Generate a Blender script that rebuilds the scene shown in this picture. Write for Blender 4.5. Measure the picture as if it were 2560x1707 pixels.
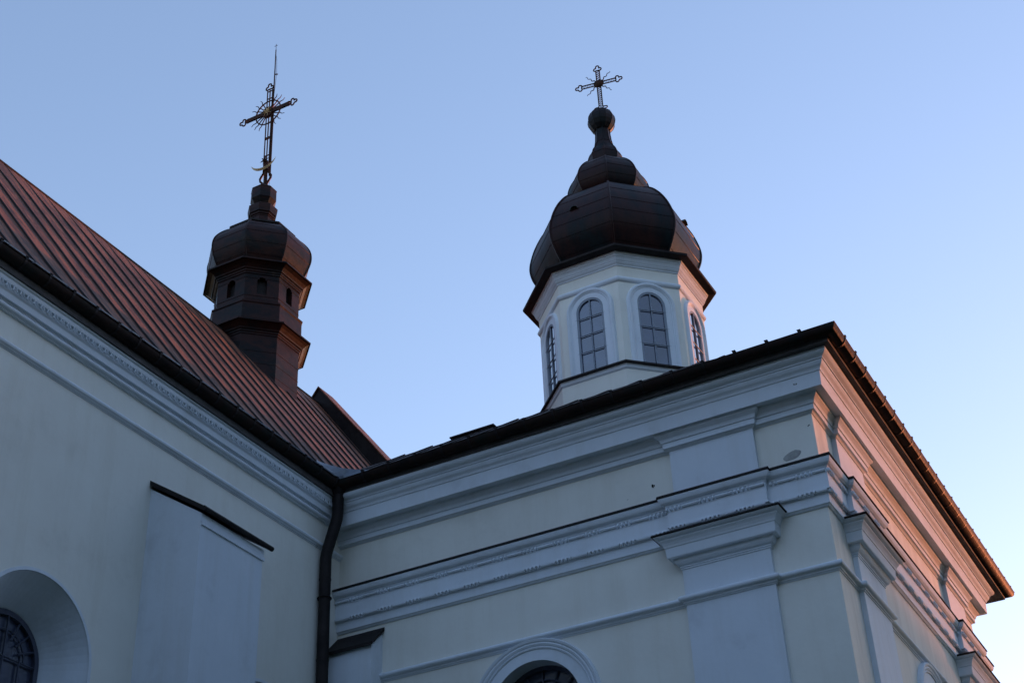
import bpy, bmesh, math, random
from mathutils import Vector, Matrix
R = math.radians
for o in list(bpy.data.objects): bpy.data.objects.remove(o)
S = bpy.context.scene; COL = S.collection
random.seed(7)

# ---------------------------------------------------------------- camera
# all building coordinates are metres relative to the camera's foot point; H lifts them to the eye height
H = 1.6
cam = bpy.data.cameras.new('camera'); co = bpy.data.objects.new('camera', cam); COL.objects.link(co)
cam.sensor_width = 36; cam.lens = 51.994; cam.clip_start = .1; cam.clip_end = 5000
rt = Vector((0.87667149, 0.47939165, -0.04038237)); dn = Vector((-0.29528666, 0.46992314, -0.83185217)); fw = Vector((-0.37980638, 0.74118546, 0.55352618))
m = Matrix(((rt.x, -dn.x, -fw.x), (rt.y, -dn.y, -fw.y), (rt.z, -dn.z, -fw.z))).to_4x4()
m.translation = (0, 0, H); co.matrix_world = m; S.camera = co

# ---------------------------------------------------------------- light
SUN_AZ, SUN_EL = 74.0, 1.8        # azimuth measured from +X towards +Y
w = bpy.data.worlds.new('World'); S.world = w; w.use_nodes = True
nt = w.node_tree; bg = nt.nodes['Background']
sky = nt.nodes.new('ShaderNodeTexSky'); sky.sky_type = 'NISHITA'; sky.sun_disc = False
sky.sun_elevation = R(SUN_EL); sky.sun_rotation = R(90 - SUN_AZ)
sky.air_density = 0.9; sky.dust_density = 0.5; sky.ozone_density = 2.3; sky.altitude = 200
tint = nt.nodes.new('ShaderNodeVectorMath'); tint.operation = 'MULTIPLY'; tint.inputs[1].default_value = (1.09, .90, .91)   # lifts red and cuts green and blue in the sky colour
gam = nt.nodes.new('ShaderNodeGamma'); gam.inputs[1].default_value = .82   # gamma flattens the sky gradient round the sun
nt.links.new(sky.outputs[0], gam.inputs[0]); nt.links.new(gam.outputs[0], tint.inputs[0]); nt.links.new(tint.outputs[0], bg.inputs[0]); bg.inputs[1].default_value = 0.15
sd = bpy.data.lights.new('sun', 'SUN'); so = bpy.data.objects.new('sun', sd); COL.objects.link(so)
sd.energy = 0.75; sd.angle = R(0.53); sd.color = (1.0, 0.30, 0.13)
sv = Vector((math.cos(R(SUN_EL))*math.cos(R(SUN_AZ)), math.cos(R(SUN_EL))*math.sin(R(SUN_AZ)), math.sin(R(SUN_EL))))
so.rotation_euler = sv.to_track_quat('Z', 'Y').to_euler()
S.view_settings.view_transform = 'Standard'; S.view_settings.look = 'None'
S.view_settings.gamma = 1; S.view_settings.use_curve_mapping = False
S.view_settings.exposure = 2.93
S.render.engine = 'CYCLES'

# ---------------------------------------------------------------- materials
def mat(name, base, rough=.8, metal=0., spec=.3, var=None, bump=0., scale=3., stretch=(1, 1, 1), detail=6, bscale=None, lo=.35, hi=.65):
    M = bpy.data.materials.new(name); M.use_nodes = True; n = M.node_tree; b = n.nodes['Principled BSDF']
    b.inputs['Base Color'].default_value = (*base, 1); b.inputs['Roughness'].default_value = rough
    b.inputs['Metallic'].default_value = metal; b.inputs['Specular IOR Level'].default_value = spec
    tc = n.nodes.new('ShaderNodeTexCoord'); mp = n.nodes.new('ShaderNodeMapping'); mp.inputs['Scale'].default_value = stretch
    n.links.new(tc.outputs['Object'], mp.inputs[0])
    if var:
        nz = n.nodes.new('ShaderNodeTexNoise'); nz.inputs['Scale'].default_value = scale; nz.inputs['Detail'].default_value = detail; nz.inputs['Roughness'].default_value = .65
        n.links.new(mp.outputs[0], nz.inputs['Vector'])
        cr = n.nodes.new('ShaderNodeValToRGB'); cr.color_ramp.elements[0].position = lo; cr.color_ramp.elements[1].position = hi
        cols = [base] + list(var) if isinstance(var[0], tuple) else [base, var]
        cr.color_ramp.elements[0].color = (*cols[0], 1); cr.color_ramp.elements[1].color = (*cols[-1], 1)
        for i, c in enumerate(cols[1:-1]):
            e = cr.color_ramp.elements.new(lo + (hi - lo)*(i + 1)/(len(cols) - 1)); e.color = (*c, 1)
        n.links.new(nz.outputs['Fac'], cr.inputs[0]); n.links.new(cr.outputs[0], b.inputs['Base Color'])
    if bump:
        n2 = n.nodes.new('ShaderNodeTexNoise'); n2.inputs['Scale'].default_value = bscale or scale*6; n2.inputs['Detail'].default_value = 8
        n.links.new(mp.outputs[0], n2.inputs['Vector'])
        bp = n.nodes.new('ShaderNodeBump'); bp.inputs['Strength'].default_value = bump; bp.inputs['Distance'].default_value = .02
        n.links.new(n2.outputs['Fac'], bp.inputs['Height']); n.links.new(bp.outputs[0], b.inputs['Normal'])
    return M
M = dict(
 cream=mat('cream_plaster', (.71, .695, .63), .9, var=((.79, .775, .71), (.81, .80, .735), (.85, .84, .77)), scale=.9, bump=.10, bscale=14, lo=.3, hi=.7),
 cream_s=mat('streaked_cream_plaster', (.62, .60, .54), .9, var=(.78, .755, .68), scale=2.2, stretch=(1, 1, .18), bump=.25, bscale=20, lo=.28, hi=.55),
 white=mat('white_paint', (.61, .655, .71), .85, var=((.69, .745, .81), (.71, .765, .83), (.74, .79, .855)), scale=1.3, bump=.09, bscale=18, lo=.3, hi=.7),
 patch=mat('bare_plaster', (.34, .34, .33), .95, var=(.46, .46, .44), scale=18, bump=.8, bscale=70),
 hole=mat('dark_chip', (.03, .025, .02), .9),
 dome=mat('aged_copper', (.005, .006, .009), .45, .0, .13, var=((.030, .011, .010), (.007, .008, .010), (.006, .020, .023)), scale=1.5, stretch=(1, 1, .35), bump=.25, bscale=5, lo=.3, hi=.72),
 turret=mat('brown_copper', (.005, .006, .009), .45, .0, .13, var=((.034, .013, .011), (.008, .008, .010), (.050, .032, .022)), scale=1.6, stretch=(1, 1, 1.8), bump=.3, bscale=5, lo=.32, hi=.74),
 teal=mat('green_copper', (.035, .07, .065), .5, .4, .4, var=(.045, .035, .03), scale=3, bump=.2),
 roof=mat('rusty_sheet_roof', (.035, .019, .017), .6, .05, .12, var=((.25, .105, .062), (.07, .037, .028), (.36, .155, .09)), scale=1.3, stretch=(.55, 3.2, .55), bump=.75, bscale=1.6, lo=.3, hi=.72),
 seam=mat('roof_seam', (.03, .024, .024), .6, .3),
 dark=mat('dark_sheet_metal', (.016, .016, .018), .55, .3, .3, var=(.03, .029, .03), scale=3, bump=.2),
 gut=mat('gutter_metal', (.014, .014, .015), .6, .15, .08, var=((.03, .02, .018), (.016, .022, .021), (.045, .016, .010)), scale=2.5, bump=.3, bscale=10, lo=.35, hi=.8),
 lead=mat('grey_lead', (.10, .12, .15), .4, .4, .5, var=(.16, .18, .21), scale=4, bump=.3),
 iron=mat('wrought_iron', (.022, .018, .017), .55, .6, .4, var=(.07, .028, .018), scale=14),
 gold=mat('worn_gilding', (.62, .50, .30), .5, .3, .5, var=(.40, .25, .12), scale=12),
 bar=mat('grey_paint', (.25, .29, .35), .6),
 darkbar=mat('dark_iron_frame', (.055, .065, .10), .5, .2),
 soffit=mat('soffit_board', (.06, .057, .058), .8, var=(.10, .095, .095), scale=4, bump=.3),
 grass=mat('grass_ground', (.045, .06, .025), 1, var=(.08, .09, .045), scale=.4),
 leaf=mat('distant_trees', (.02, .035, .015), 1, var=(.035, .05, .022), scale=.2),
)
def glass(name, base, refl):
    G = bpy.data.materials.new(name); G.use_nodes = True; n = G.node_tree; b = n.nodes['Principled BSDF']
    b.inputs['Base Color'].default_value = (*base, 1); b.inputs['Roughness'].default_value = .12
    b.inputs['IOR'].default_value = refl; b.inputs['Specular IOR Level'].default_value = .5
    tc = n.nodes.new('ShaderNodeTexCoord'); nz = n.nodes.new('ShaderNodeTexNoise'); nz.inputs['Scale'].default_value = 3.3
    n.links.new(tc.outputs['Object'], nz.inputs['Vector'])
    bp = n.nodes.new('ShaderNodeBump'); bp.inputs['Strength'].default_value = .25; bp.inputs['Distance'].default_value = .02
    n.links.new(nz.outputs['Fac'], bp.inputs['Height']); n.links.new(bp.outputs[0], b.inputs['Normal'])
    cr = n.nodes.new('ShaderNodeValToRGB'); cr.color_ramp.elements[0].position = .35; cr.color_ramp.elements[1].position = .65
    cr.color_ramp.elements[0].color = (*[c*.75 for c in base], 1); cr.color_ramp.elements[1].color = (*[c*1.3 for c in base], 1)
    n.links.new(nz.outputs['Fac'], cr.inputs[0]); n.links.new(cr.outputs[0], b.inputs['Base Color'])
    return G
for k in ('gut', 'iron', 'dark'): M[k].node_tree.nodes['Principled BSDF'].inputs['Specular Tint'].default_value = (.45, .30, .25, 1)
M['pane'] = glass('old_window_glass', (.045, .055, .095), 1.75)
M['pane_l'] = glass('lantern_window_glass', (.028, .040, .085), 1.5)
n = M['pane_l'].node_tree; fz = n.nodes.new('ShaderNodeFresnel'); fz.inputs[0].default_value = 1.5
mm = n.nodes.new('ShaderNodeMath'); mm.operation = 'MULTIPLY'; mm.inputs[1].default_value = 3.0; mm.use_clamp = True    # Fresnel reflection boosted above plain glass: strong mirror at a slant
gl = n.nodes.new('ShaderNodeBsdfGlossy'); gl.inputs['Roughness'].default_value = .06; mx = n.nodes.new('ShaderNodeMixShader')
n.links.new(fz.outputs[0], mm.inputs[0]); n.links.new(mm.outputs[0], mx.inputs[0]); n.links.new(n.nodes['Principled BSDF'].outputs[0], mx.inputs[1]); n.links.new(gl.outputs[0], mx.inputs[2])
n.links.new(mx.outputs[0], n.nodes['Material Output'].inputs[0])

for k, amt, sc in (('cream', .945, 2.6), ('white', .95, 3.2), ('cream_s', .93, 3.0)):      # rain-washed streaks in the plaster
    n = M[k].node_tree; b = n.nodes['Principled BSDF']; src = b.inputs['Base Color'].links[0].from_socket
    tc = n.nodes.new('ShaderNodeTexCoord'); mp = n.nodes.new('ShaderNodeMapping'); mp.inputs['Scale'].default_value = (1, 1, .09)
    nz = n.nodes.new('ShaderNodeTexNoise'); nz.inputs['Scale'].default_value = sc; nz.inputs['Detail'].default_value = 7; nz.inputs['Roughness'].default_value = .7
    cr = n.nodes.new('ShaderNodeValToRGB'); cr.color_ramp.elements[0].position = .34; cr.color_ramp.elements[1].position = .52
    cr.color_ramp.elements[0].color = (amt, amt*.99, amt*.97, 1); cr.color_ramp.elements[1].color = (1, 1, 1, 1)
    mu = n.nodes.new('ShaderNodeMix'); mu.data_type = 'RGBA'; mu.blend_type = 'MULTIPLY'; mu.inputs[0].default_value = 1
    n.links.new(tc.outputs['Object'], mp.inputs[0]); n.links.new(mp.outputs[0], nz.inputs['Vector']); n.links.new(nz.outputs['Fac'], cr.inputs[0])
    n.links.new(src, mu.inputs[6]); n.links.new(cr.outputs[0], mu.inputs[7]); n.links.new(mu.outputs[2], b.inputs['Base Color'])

# ---------------------------------------------------------------- object helpers
class MB:
    def __init__(s): s.v = []; s.f = []; s.mi = []
    def add(s, vs, fs, mi=0):
        b = len(s.v); s.v += [tuple(v) for v in vs]; s.f += [tuple(i + b for i in f) for f in fs]; s.mi += [mi]*len(fs)
    def box(s, x0, x1, y0, y1, z0, z1, mi=0):
        s.add([(x0,y0,z0),(x1,y0,z0),(x1,y1,z0),(x0,y1,z0),(x0,y0,z1),(x1,y0,z1),(x1,y1,z1),(x0,y1,z1)],
              [(0,3,2,1),(4,5,6,7),(0,1,5,4),(1,2,6,5),(2,3,7,6),(3,0,4,7)], mi)
    def quad(s, a, b, c, d, mi=0): s.add([a,b,c,d], [(0,1,2,3)], mi)
    def grid(s, rows, closed=False, mi=0):      # rows of equal length joined by quads
        n = len(rows[0]); vs = [p for r in rows for p in r]; fs = []
        for i in range(len(rows)-1):
            for j in range(n if closed else n-1):
                k = (j+1) % n; fs.append((i*n+j, i*n+k, (i+1)*n+k, (i+1)*n+j))
        s.add(vs, fs, mi)
    def lathe(s, prof, c, n=8, a0=22.5, mi=0, cap=True):
        rows = [[(c[0]+r*math.cos(R(a0+360*k/n)), c[1]+r*math.sin(R(a0+360*k/n)), z) for k in range(n)] for r, z in prof]
        s.grid(rows, True, mi)
        if cap:
            b = len(s.v); s.v += rows[0] + rows[-1]; s.f += [tuple(b+n-1-i for i in range(n)), tuple(b+n+i for i in range(n))]; s.mi += [mi]*2
    def tube(s, pts, r, n=6, closed=False, mi=0, r1=None):
        P = [Vector(p) for p in pts]; L = len(P); rows = []
        T = [(P[(i+1) % L]-P[i]).normalized() for i in range(L if closed else L-1)]
        ref = next((q for q in (Vector((0,0,1)), Vector((0,1,0)), Vector((1,0,0))) if all(t.cross(q).length > .15 for t in T)), None)
        for i, p in enumerate(P):
            a = P[(i-1) % L] if (closed or i) else p; b = P[(i+1) % L] if (closed or i < L-1) else p
            t = (b-a).normalized(); u = t.cross(ref or Vector((0,0,1)))
            if u.length < .1: u = t.cross(Vector((0,1,0)))
            u.normalize(); v = t.cross(u); rr = r if r1 is None else r+(r1-r)*i/(L-1)
            rows.append([tuple(p + (u*math.cos(2*math.pi*k/n) + v*math.sin(2*math.pi*k/n))*rr) for k in range(n)])
        if closed: rows.append(rows[0])
        s.grid(rows, True, mi)
        if not closed:
            b = len(s.v); s.v += rows[0]+rows[-1]; s.f += [tuple(b+i for i in range(n)), tuple(b+n+n-1-i for i in range(n))]; s.mi += [mi]*2
    def sweep(s, prof, path, mi=0, caps=False):  # outward = right-hand side of travel
        P = [Vector(p) for p in path]; N = []
        for i in range(len(P)-1):
            t = (P[i+1]-P[i]).normalized(); N.append(Vector((t.y, -t.x)))
        rows = []
        for i, p in enumerate(P):
            if i == 0: d = N[0]
            elif i == len(P)-1: d = N[-1]
            else: d = (N[i-1]+N[i])/(1+N[i-1].dot(N[i]))
            rows.append([(p.x+d.x*q, p.y+d.y*q, z) for q, z in prof])
        s.grid(rows, False, mi)
        if caps:
            b = len(s.v); n = len(prof); s.v += rows[0]+rows[-1]
            s.f += [tuple(b+i for i in range(n)), tuple(b+n+n-1-i for i in range(n))]; s.mi += [mi]*2
    def build(s, name, mats, parent=None, smooth=False, origin=None):
        o0 = Vector(origin) if origin is not None else (Vector(parent['_o']) if parent is not None else Vector((0,0,0)))
        me = bpy.data.meshes.new(name); me.from_pydata([(v[0]-o0.x, v[1]-o0.y, v[2]+H-o0.z) for v in s.v], [], s.f)
        for x in (mats if isinstance(mats, (list, tuple)) else [mats]): me.materials.append(M[x])
        for p, k in zip(me.polygons, s.mi): p.material_index = k; p.use_smooth = smooth
        bm = bmesh.new(); bm.from_mesh(me); bmesh.ops.remove_doubles(bm, verts=bm.verts, dist=1e-5); bmesh.ops.recalc_face_normals(bm, faces=bm.faces); bm.to_mesh(me); bm.free()
        if smooth:
            me.set_sharp_from_angle(angle=R(38))
        o = bpy.data.objects.new(name, me); COL.objects.link(o); o['_o'] = tuple(o0)
        if parent is not None:
            o.parent = parent
            if origin is not None: o.location = o0 - Vector(parent['_o'])
        return o
def thing(name, loc, label, cat, group=None):
    o = bpy.data.objects.new(name, None); COL.objects.link(o); o.location = loc; o['_o'] = tuple(loc); o['label'] = label; o['category'] = cat
    if group: o['group'] = group
    return o
def arch(cu, cv, r, vb, n=28):                    # outline of a round-headed opening, from bottom left over the arch to bottom right
    return [(cu-r, vb)] + [(cu-r*math.cos(math.pi*k/n), cv+r*math.sin(math.pi*k/n)) for k in range(n+1)] + [(cu+r, vb)]
def pierced(mb, f, u0, u1, v0, v1, cu, cv, r, vb, mi=0, n=28):   # wall panel with a round-headed hole; f(u,v,d) -> xyz
    A = arch(cu, cv, r, vb, n)
    B = []
    for k, (u, v) in enumerate(A):
        if k == 0: B.append((u0, vb))
        elif k == len(A)-1: B.append((u1, vb))
        else:
            a = math.pi*(k-1)/n; dx, dz = -math.cos(a), math.sin(a)
            t = min(((u1-cu)/dx if dx > 1e-6 else ((u0-cu)/dx if dx < -1e-6 else 1e9)), ((v1-cv)/dz if dz > 1e-6 else 1e9))
            B.append((cu+dx*t, cv+dz*t))
    for k in range(len(A)-1):
        mb.quad(f(*A[k],0), f(*A[k+1],0), f(*B[k+1],0), f(*B[k],0), mi)
        a, b = B[k], B[k+1]                       # fill the corner triangle of the panel
        if abs(a[0]-b[0]) > 1e-6 and abs(a[1]-b[1]) > 1e-6:
            c = (u0, v1) if (a[0]+b[0])/2 < cu else (u1, v1)
            mb.add([f(*a,0), f(*b,0), f(*c,0)], [(0,1,2)], mi)
    mb.quad(f(u0,v0,0), f(u1,v0,0), f(u1,vb,0), f(u0,vb,0), mi)
def archsolid(mb, f, cu, cv, r, vb, d0, d1, mi=0, n=28):     # thin slab filling the opening
    A = [f(u, v, d0) for u, v in arch(cu, cv, r, vb, n)]; B = [f(u, v, d1) for u, v in arch(cu, cv, r, vb, n)]
    k = len(A); mb.add(A+B, [tuple(range(k)), tuple(range(2*k-1, k-1, -1))]+[(i, (i+1) % k, k+(i+1) % k, k+i) for i in range(k)], mi)
def archring(mb, f, cu, cv, prof, vb, mi=0, n=28):   # prof: (radius, depth outward) swept round the opening
    mb.grid([[f(u, v, d) for u, v in arch(cu, cv, r, vb, n)] for r, d in prof], False, mi)
def archfill(mb, f, cu, cv, r, vb, d, mi=0, n=28):
    A = [f(u, v, d) for u, v in arch(cu, cv, r, vb, n)]; mb.add(A, [tuple(range(len(A)))], mi)

# ---------------------------------------------------------------- ground and far tree line
g = MB(); g.quad((-900,-900,-1.6),(900,-900,-1.6),(900,900,-1.6),(-900,900,-1.6)); o = g.build('ground', 'grass'); o['kind'] = 'structure'
t = MB(); rows = [[] for _ in range(7)]
for k in range(181):
    a = R(20 + 100*k/180); D = 178
    hgt = 13.5 + .5*math.sin(k*.9) + .4*math.sin(k*2.3+1) + random.uniform(-.35, .35)
    for j, (dd, hh) in enumerate([(0,0),(-1,.5),(1,.85),(5,1),(9,.9),(13,.5),(12,0)]):
        rows[j].append(((D+dd)*math.cos(a), (D+dd)*math.sin(a), -1.7+(hgt+1.7)*hh + (random.uniform(-.3,.3) if 0 < hh < 1 else 0)))
TREE = rows; t.grid(rows); o = t.build('tree_line', 'leaf'); o['kind'] = 'stuff'; o['label'] = 'far row of trees against the sunset'; o['category'] = 'trees'

def shade_belt(name, label, a0, a1, D, h0, n):      # unseen tree belt behind and beside the camera, added to block warm low sky
    t = MB(); rows = [[] for _ in range(9)]
    for k in range(n+1):
        a = R(a0+(a1-a0)*k/n); hgt = h0*(1+.10*math.sin(k*.55)+.07*math.sin(k*1.7+2))+random.uniform(-.8, .8)
        for j, (dd, hh) in enumerate([(3,0),(1,.12),(-1,.35),(-1.5,.6),(0,.8),(3,.95),(7,1),(11,.8),(13,0)]):
            rr = D+dd+random.uniform(-1, 1); rows[j].append((-5+rr*math.cos(a), 8+rr*math.sin(a), -1.7+(hgt+1.7)*hh+(random.uniform(-.9,.9) if 0 < hh else 0)))
    t.grid(rows); o = t.build(name, 'leaf'); o['kind'] = 'stuff'; o['label'] = label; o['category'] = 'trees'
shade_belt('added_shade_trees', 'unseen belt of dark trees, added to block low warm skylight', -190, 38, 36, 21, 150)

# ================================================================= SIDE CHAPEL
WX, WY, NX, FY = -3.775, 15.0, -10.44, 22.57
PP = .06; CX, CY = -7.575, 18.75
base_path = [(NX,WY),(-5.575,WY),(-5.575,WY-PP),(-4.495,WY-PP),(-4.495,WY),(WX,WY),(WX,15.72),(WX+PP,15.72),(WX+PP,16.80),(WX,16.80),(WX,20.80),(WX+PP,20.80),(WX+PP,21.88),(WX,21.88),(WX,FY),(NX,FY)]
plain_path = [(NX,WY),(WX,WY),(WX,FY),(NX,FY)]
ch = thing('side_chapel', (-7.1, 18.8, 0), 'cream and white square chapel with moulded cornice, right of the corner downpipe', 'chapel')
fmap = lambda u, v, d: (u, WY-d, v)
smap = lambda u, v, d: (WX+d, u, v)
wl = MB(); FU, FV, FR = -7.605, 5.978, .61
pierced(wl, fmap, -8.6, -6.6, -1.6, 6.7, FU, FV, FR, 3.0)
wl.quad(fmap(NX,-1.6,0), fmap(-8.6,-1.6,0), fmap(-8.6,6.7,0), fmap(NX,6.7,0)); wl.quad(fmap(-6.6,-1.6,0), fmap(WX,-1.6,0), fmap(WX,6.7,0), fmap(-6.6,6.7,0))
wl.quad(fmap(NX,6.7,0), fmap(WX,6.7,0), fmap(WX,9.42,0), fmap(NX,9.42,0))
SU = 18.62
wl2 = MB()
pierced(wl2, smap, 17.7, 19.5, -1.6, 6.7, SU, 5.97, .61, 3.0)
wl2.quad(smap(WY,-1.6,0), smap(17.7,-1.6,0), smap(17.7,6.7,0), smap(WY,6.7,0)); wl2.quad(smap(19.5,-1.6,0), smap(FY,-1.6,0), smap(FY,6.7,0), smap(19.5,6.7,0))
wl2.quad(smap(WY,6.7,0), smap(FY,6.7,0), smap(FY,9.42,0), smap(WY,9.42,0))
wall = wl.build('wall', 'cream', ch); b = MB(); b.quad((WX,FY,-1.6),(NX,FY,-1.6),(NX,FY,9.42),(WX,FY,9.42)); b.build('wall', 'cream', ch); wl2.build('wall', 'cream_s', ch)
def pil(x0, x1, y0, y1):
    b = MB(); b.box(x0, x1, y0, y1, -1.6, 8.83); return b.build('pilaster', 'white', ch)
pil(-5.575, -4.495, WY-PP, WY+.05); pil(WX-.05, WX+PP, 15.72, 16.80); pil(WX-.05, WX+PP, 20.80, 21.88)
# main cornice, bed moulding, belt, string course
cor = [(.28,9.425),(.39,9.40),(.392,9.375),(.385,9.355),(.365,9.335),(.34,9.32),(.328,9.312),(.326,9.298),(.312,9.296),(.31,9.275),(.295,9.245),(.272,9.222),(.262,9.205),(.258,9.188),(.246,9.184),(.235,9.0),(.222,8.998),(.22,9.006),(.05,9.006)]
b = MB(); b.sweep(cor, plain_path); b.build('cornice', 'white', ch)
bed = [(.13,9.006),(.13,8.985),(.125,8.972),(.105,8.955),(.085,8.935),(.075,8.91),(.072,8.895),(.058,8.892),(.056,8.826),(.03,8.822),(.01,8.80),(-.01,8.80)]
b = MB(); b.sweep(bed, base_path); b.build('bed_moulding', 'white', ch)
tor = [(.10,8.128),(.155,8.125),(.158,8.11),(.152,8.085),(.14,8.06),(.118,8.042),(.10,8.036),(.096,8.02),(.09,8.016),(.082,7.998),(.082,7.952),(.08,7.95),(.078,7.765),(.094,7.763),(.094,7.752),(.074,7.748),(.066,7.735),(.062,7.718),(.048,7.716),(.045,7.600),(.03,7.592),(.018,7.575),(-.01,7.572)]
b = MB(); b.sweep(tor, base_path); belt = b.build('belt_course', 'white', ch)
b = MB(); b.sweep([(-.02,8.215),(.165,8.155),(.172,8.128),(.16,8.128),(.155,8.142)], base_path); b.build('belt_flashing', 'dark', ch)
st = [(-.01,6.905),(.025,6.90),(.05,6.893),(.066,6.878),(.072,6.86),(.066,6.842),(.05,6.828),(.03,6.822),(.026,6.805),(.014,6.80),(.010,6.788),(-.01,6.786)]
b = MB(); b.sweep(st, base_path); b.build('string_course', 'white', ch, True)
# bead and reel rows running on the belt
def sph(mb, c, r, sq=1., ax=0):
    n, k = 7, 5
    mb.grid([[(c[0]+r*math.sin(math.pi*i/k)*math.cos(2*math.pi*j/n)*(sq if ax == 0 else 1), c[1]+r*math.sin(math.pi*i/k)*math.sin(2*math.pi*j/n)*(sq if ax == 1 else 1), c[2]+r*math.cos(math.pi*i/k)) for j in range(n)] for i in range(k+1)], True)
def beads(z, p, ph):
    mb = MB(); segs = []
    P = base_path
    for i in range(len(P)-2):
        a, c = Vector(P[i]), Vector(P[i+1]); d = c-a
        if d.length < .2: continue
        t = d.normalized(); nrm = Vector((t.y, -t.x)); L = d.length
        a = a + nrm*p; s0 = -p if i in (2, 5, 7, 11) or (i == 4) else 0
        ext0 = p if (i > 0 and (Vector(P[i])-Vector(P[i-1])).dot(nrm) > 0) else 0
        s = -ext0 - ((.0) if i else -.0); end = L + p*.9
        ax = 0 if abs(t.x) > .5 else 1
        q = s + .0 + (ph if i == 0 else .10)
        if q > s + .03: mb.tube([(*(a+t*(s+.01)), z), (*(a+t*(q-.112)), z)], .0175, 6) if q-.112 > s+.03 else None
        while q < end:
            for k in range(4):
                qq = q-.081+.054*k
                if s < qq < end-.01: sph(mb, (*(a+t*qq), z), .027, .7, ax)
            e2 = min(q+.43-.112, end-.02)
            if e2 > q+.10: mb.tube([(*(a+t*(q+.112)), z), (*(a+t*e2), z)], .0175, 6)
            q += .43
    return mb.build('bead_moulding', 'white', ch, True)
beads(7.985, .096, .33); beads(7.741, .080, .35)
# capitals of the three pilasters (profile offsets from pilaster face)
cp = [(-.01,7.64),(.235,7.612),(.237,7.60),(.222,7.585),(.20,7.575),(.188,7.572),(.186,7.556),(.165,7.53),(.15,7.50),(.144,7.478),(.136,7.474),(.127,7.361),(.12,7.352),(.075,7.352),(.07,7.335),(.062,7.305),(.045,7.282),(.025,7.268),(.02,7.266),(.02,7.25),(.010,7.247),(.010,7.228),(-.01,7.222)]
cf = [(-.06,7.665),(.25,7.630),(.258,7.612),(.236,7.606)]
for path in ([(-5.575,WY+.03),(-5.575,WY-PP),(-4.495,WY-PP),(-4.495,WY+.03)],
             [(WX-.03,15.72),(WX+PP,15.72),(WX+PP,16.80),(WX-.03,16.80)],
             [(WX-.03,20.80),(WX+PP,20.80),(WX+PP,21.88),(WX-.03,21.88)]):
    b = MB(); b.sweep(cp, path); c_ = b.build('capital', 'white', ch)
    b = MB(); b.sweep(cf, path); b.build('flashing', 'dark', c_)
# windows of the chapel
def round_window(parent, f, cu, cv, r, vb, depth, wallmat):
    s = MB(); archring(s, f, cu, cv, [(r,0),(r,-depth)], vb); s.quad(f(cu-r,vb,0), f(cu+r,vb,0), f(cu+r,vb,-depth), f(cu-r,vb,-depth))
    prof = [(r,-.01),(r,.02),(r+.135,.02),(r+.14,.034),(r+.155,.040),(r+.165,.03),(r+.175,.042),(r+.195,.052),(r+.21,.045),(r+.225,.06),(r+.25,.068),(r+.262,.05),(r+.268,0)]
    archring(s, f, cu, cv, prof, vb)
    win = s.build('window', wallmat, parent)
    q = MB(); archsolid(q, f, cu, cv, r-.005, vb, -depth+.02, -depth+.012); q.build('pane', 'pane', win)
    fr = MB(); archring(fr, f, cu, cv, [(r,-depth+.02),(r,-depth+.07),(r-.05,-depth+.07),(r-.05,-depth+.02)], vb)
    d = -depth+.04; nspk = 8
    for k in range(1, nspk):
        a = math.pi*k/nspk
        fr.tube([f(cu+(.28 if k != 4 else .0)*math.cos(a), cv+(.28 if k != 4 else 0)*math.sin(a), d), f(cu+(r-.02)*math.cos(a), cv+(r-.02)*math.sin(a), d)], .011, 5)
    for rr in (.28, .44): fr.tube([f(cu+rr*math.cos(math.pi*k/16), cv+rr*math.sin(math.pi*k/16), d) for k in range(17)], .011, 5)
    for u in (-.3, 0, .3): fr.tube([f(cu+u, vb, d), f(cu+u, cv, d)], .012, 5)
    v = cv
    while v > vb: fr.tube([f(cu-r, v, d), f(cu+r, v, d)], .011, 5); v -= .42
    fr.build('glazing_bars', 'darkbar', win)
    return win
round_window(ch, fmap, FU, FV, FR, 3.0, .26, 'white')
round_window(ch, smap, SU, 5.97, .61, 3.0, .26, 'white')
# corner buttress with sloping sheet coping, against the nave wall
b = MB(); b.add([(NX,14.745,-1.6),(-9.75,14.745,-1.6),(-9.75,15.02,-1.6),(NX,15.02,-1.6),(NX,14.745,7.21),(-9.75,14.745,7.21),(-9.75,15.02,7.46),(NX,15.02,7.46)],
      [(0,1,5,4),(1,2,6,5),(4,5,6,7)]); bt = b.build('buttress', 'white', ch)
b = MB(); b.add([(NX,14.70,7.19),(-9.72,14.70,7.19),(-9.72,15.01,7.485),(NX,15.01,7.485),(NX,14.70,7.235),(-9.72,14.70,7.235),(-9.72,15.01,7.535),(NX,15.01,7.535)],
      [(0,1,5,4),(1,2,6,5),(4,5,6,7),(0,3,2,1)])
b.build('coping', 'dark', bt)
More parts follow.
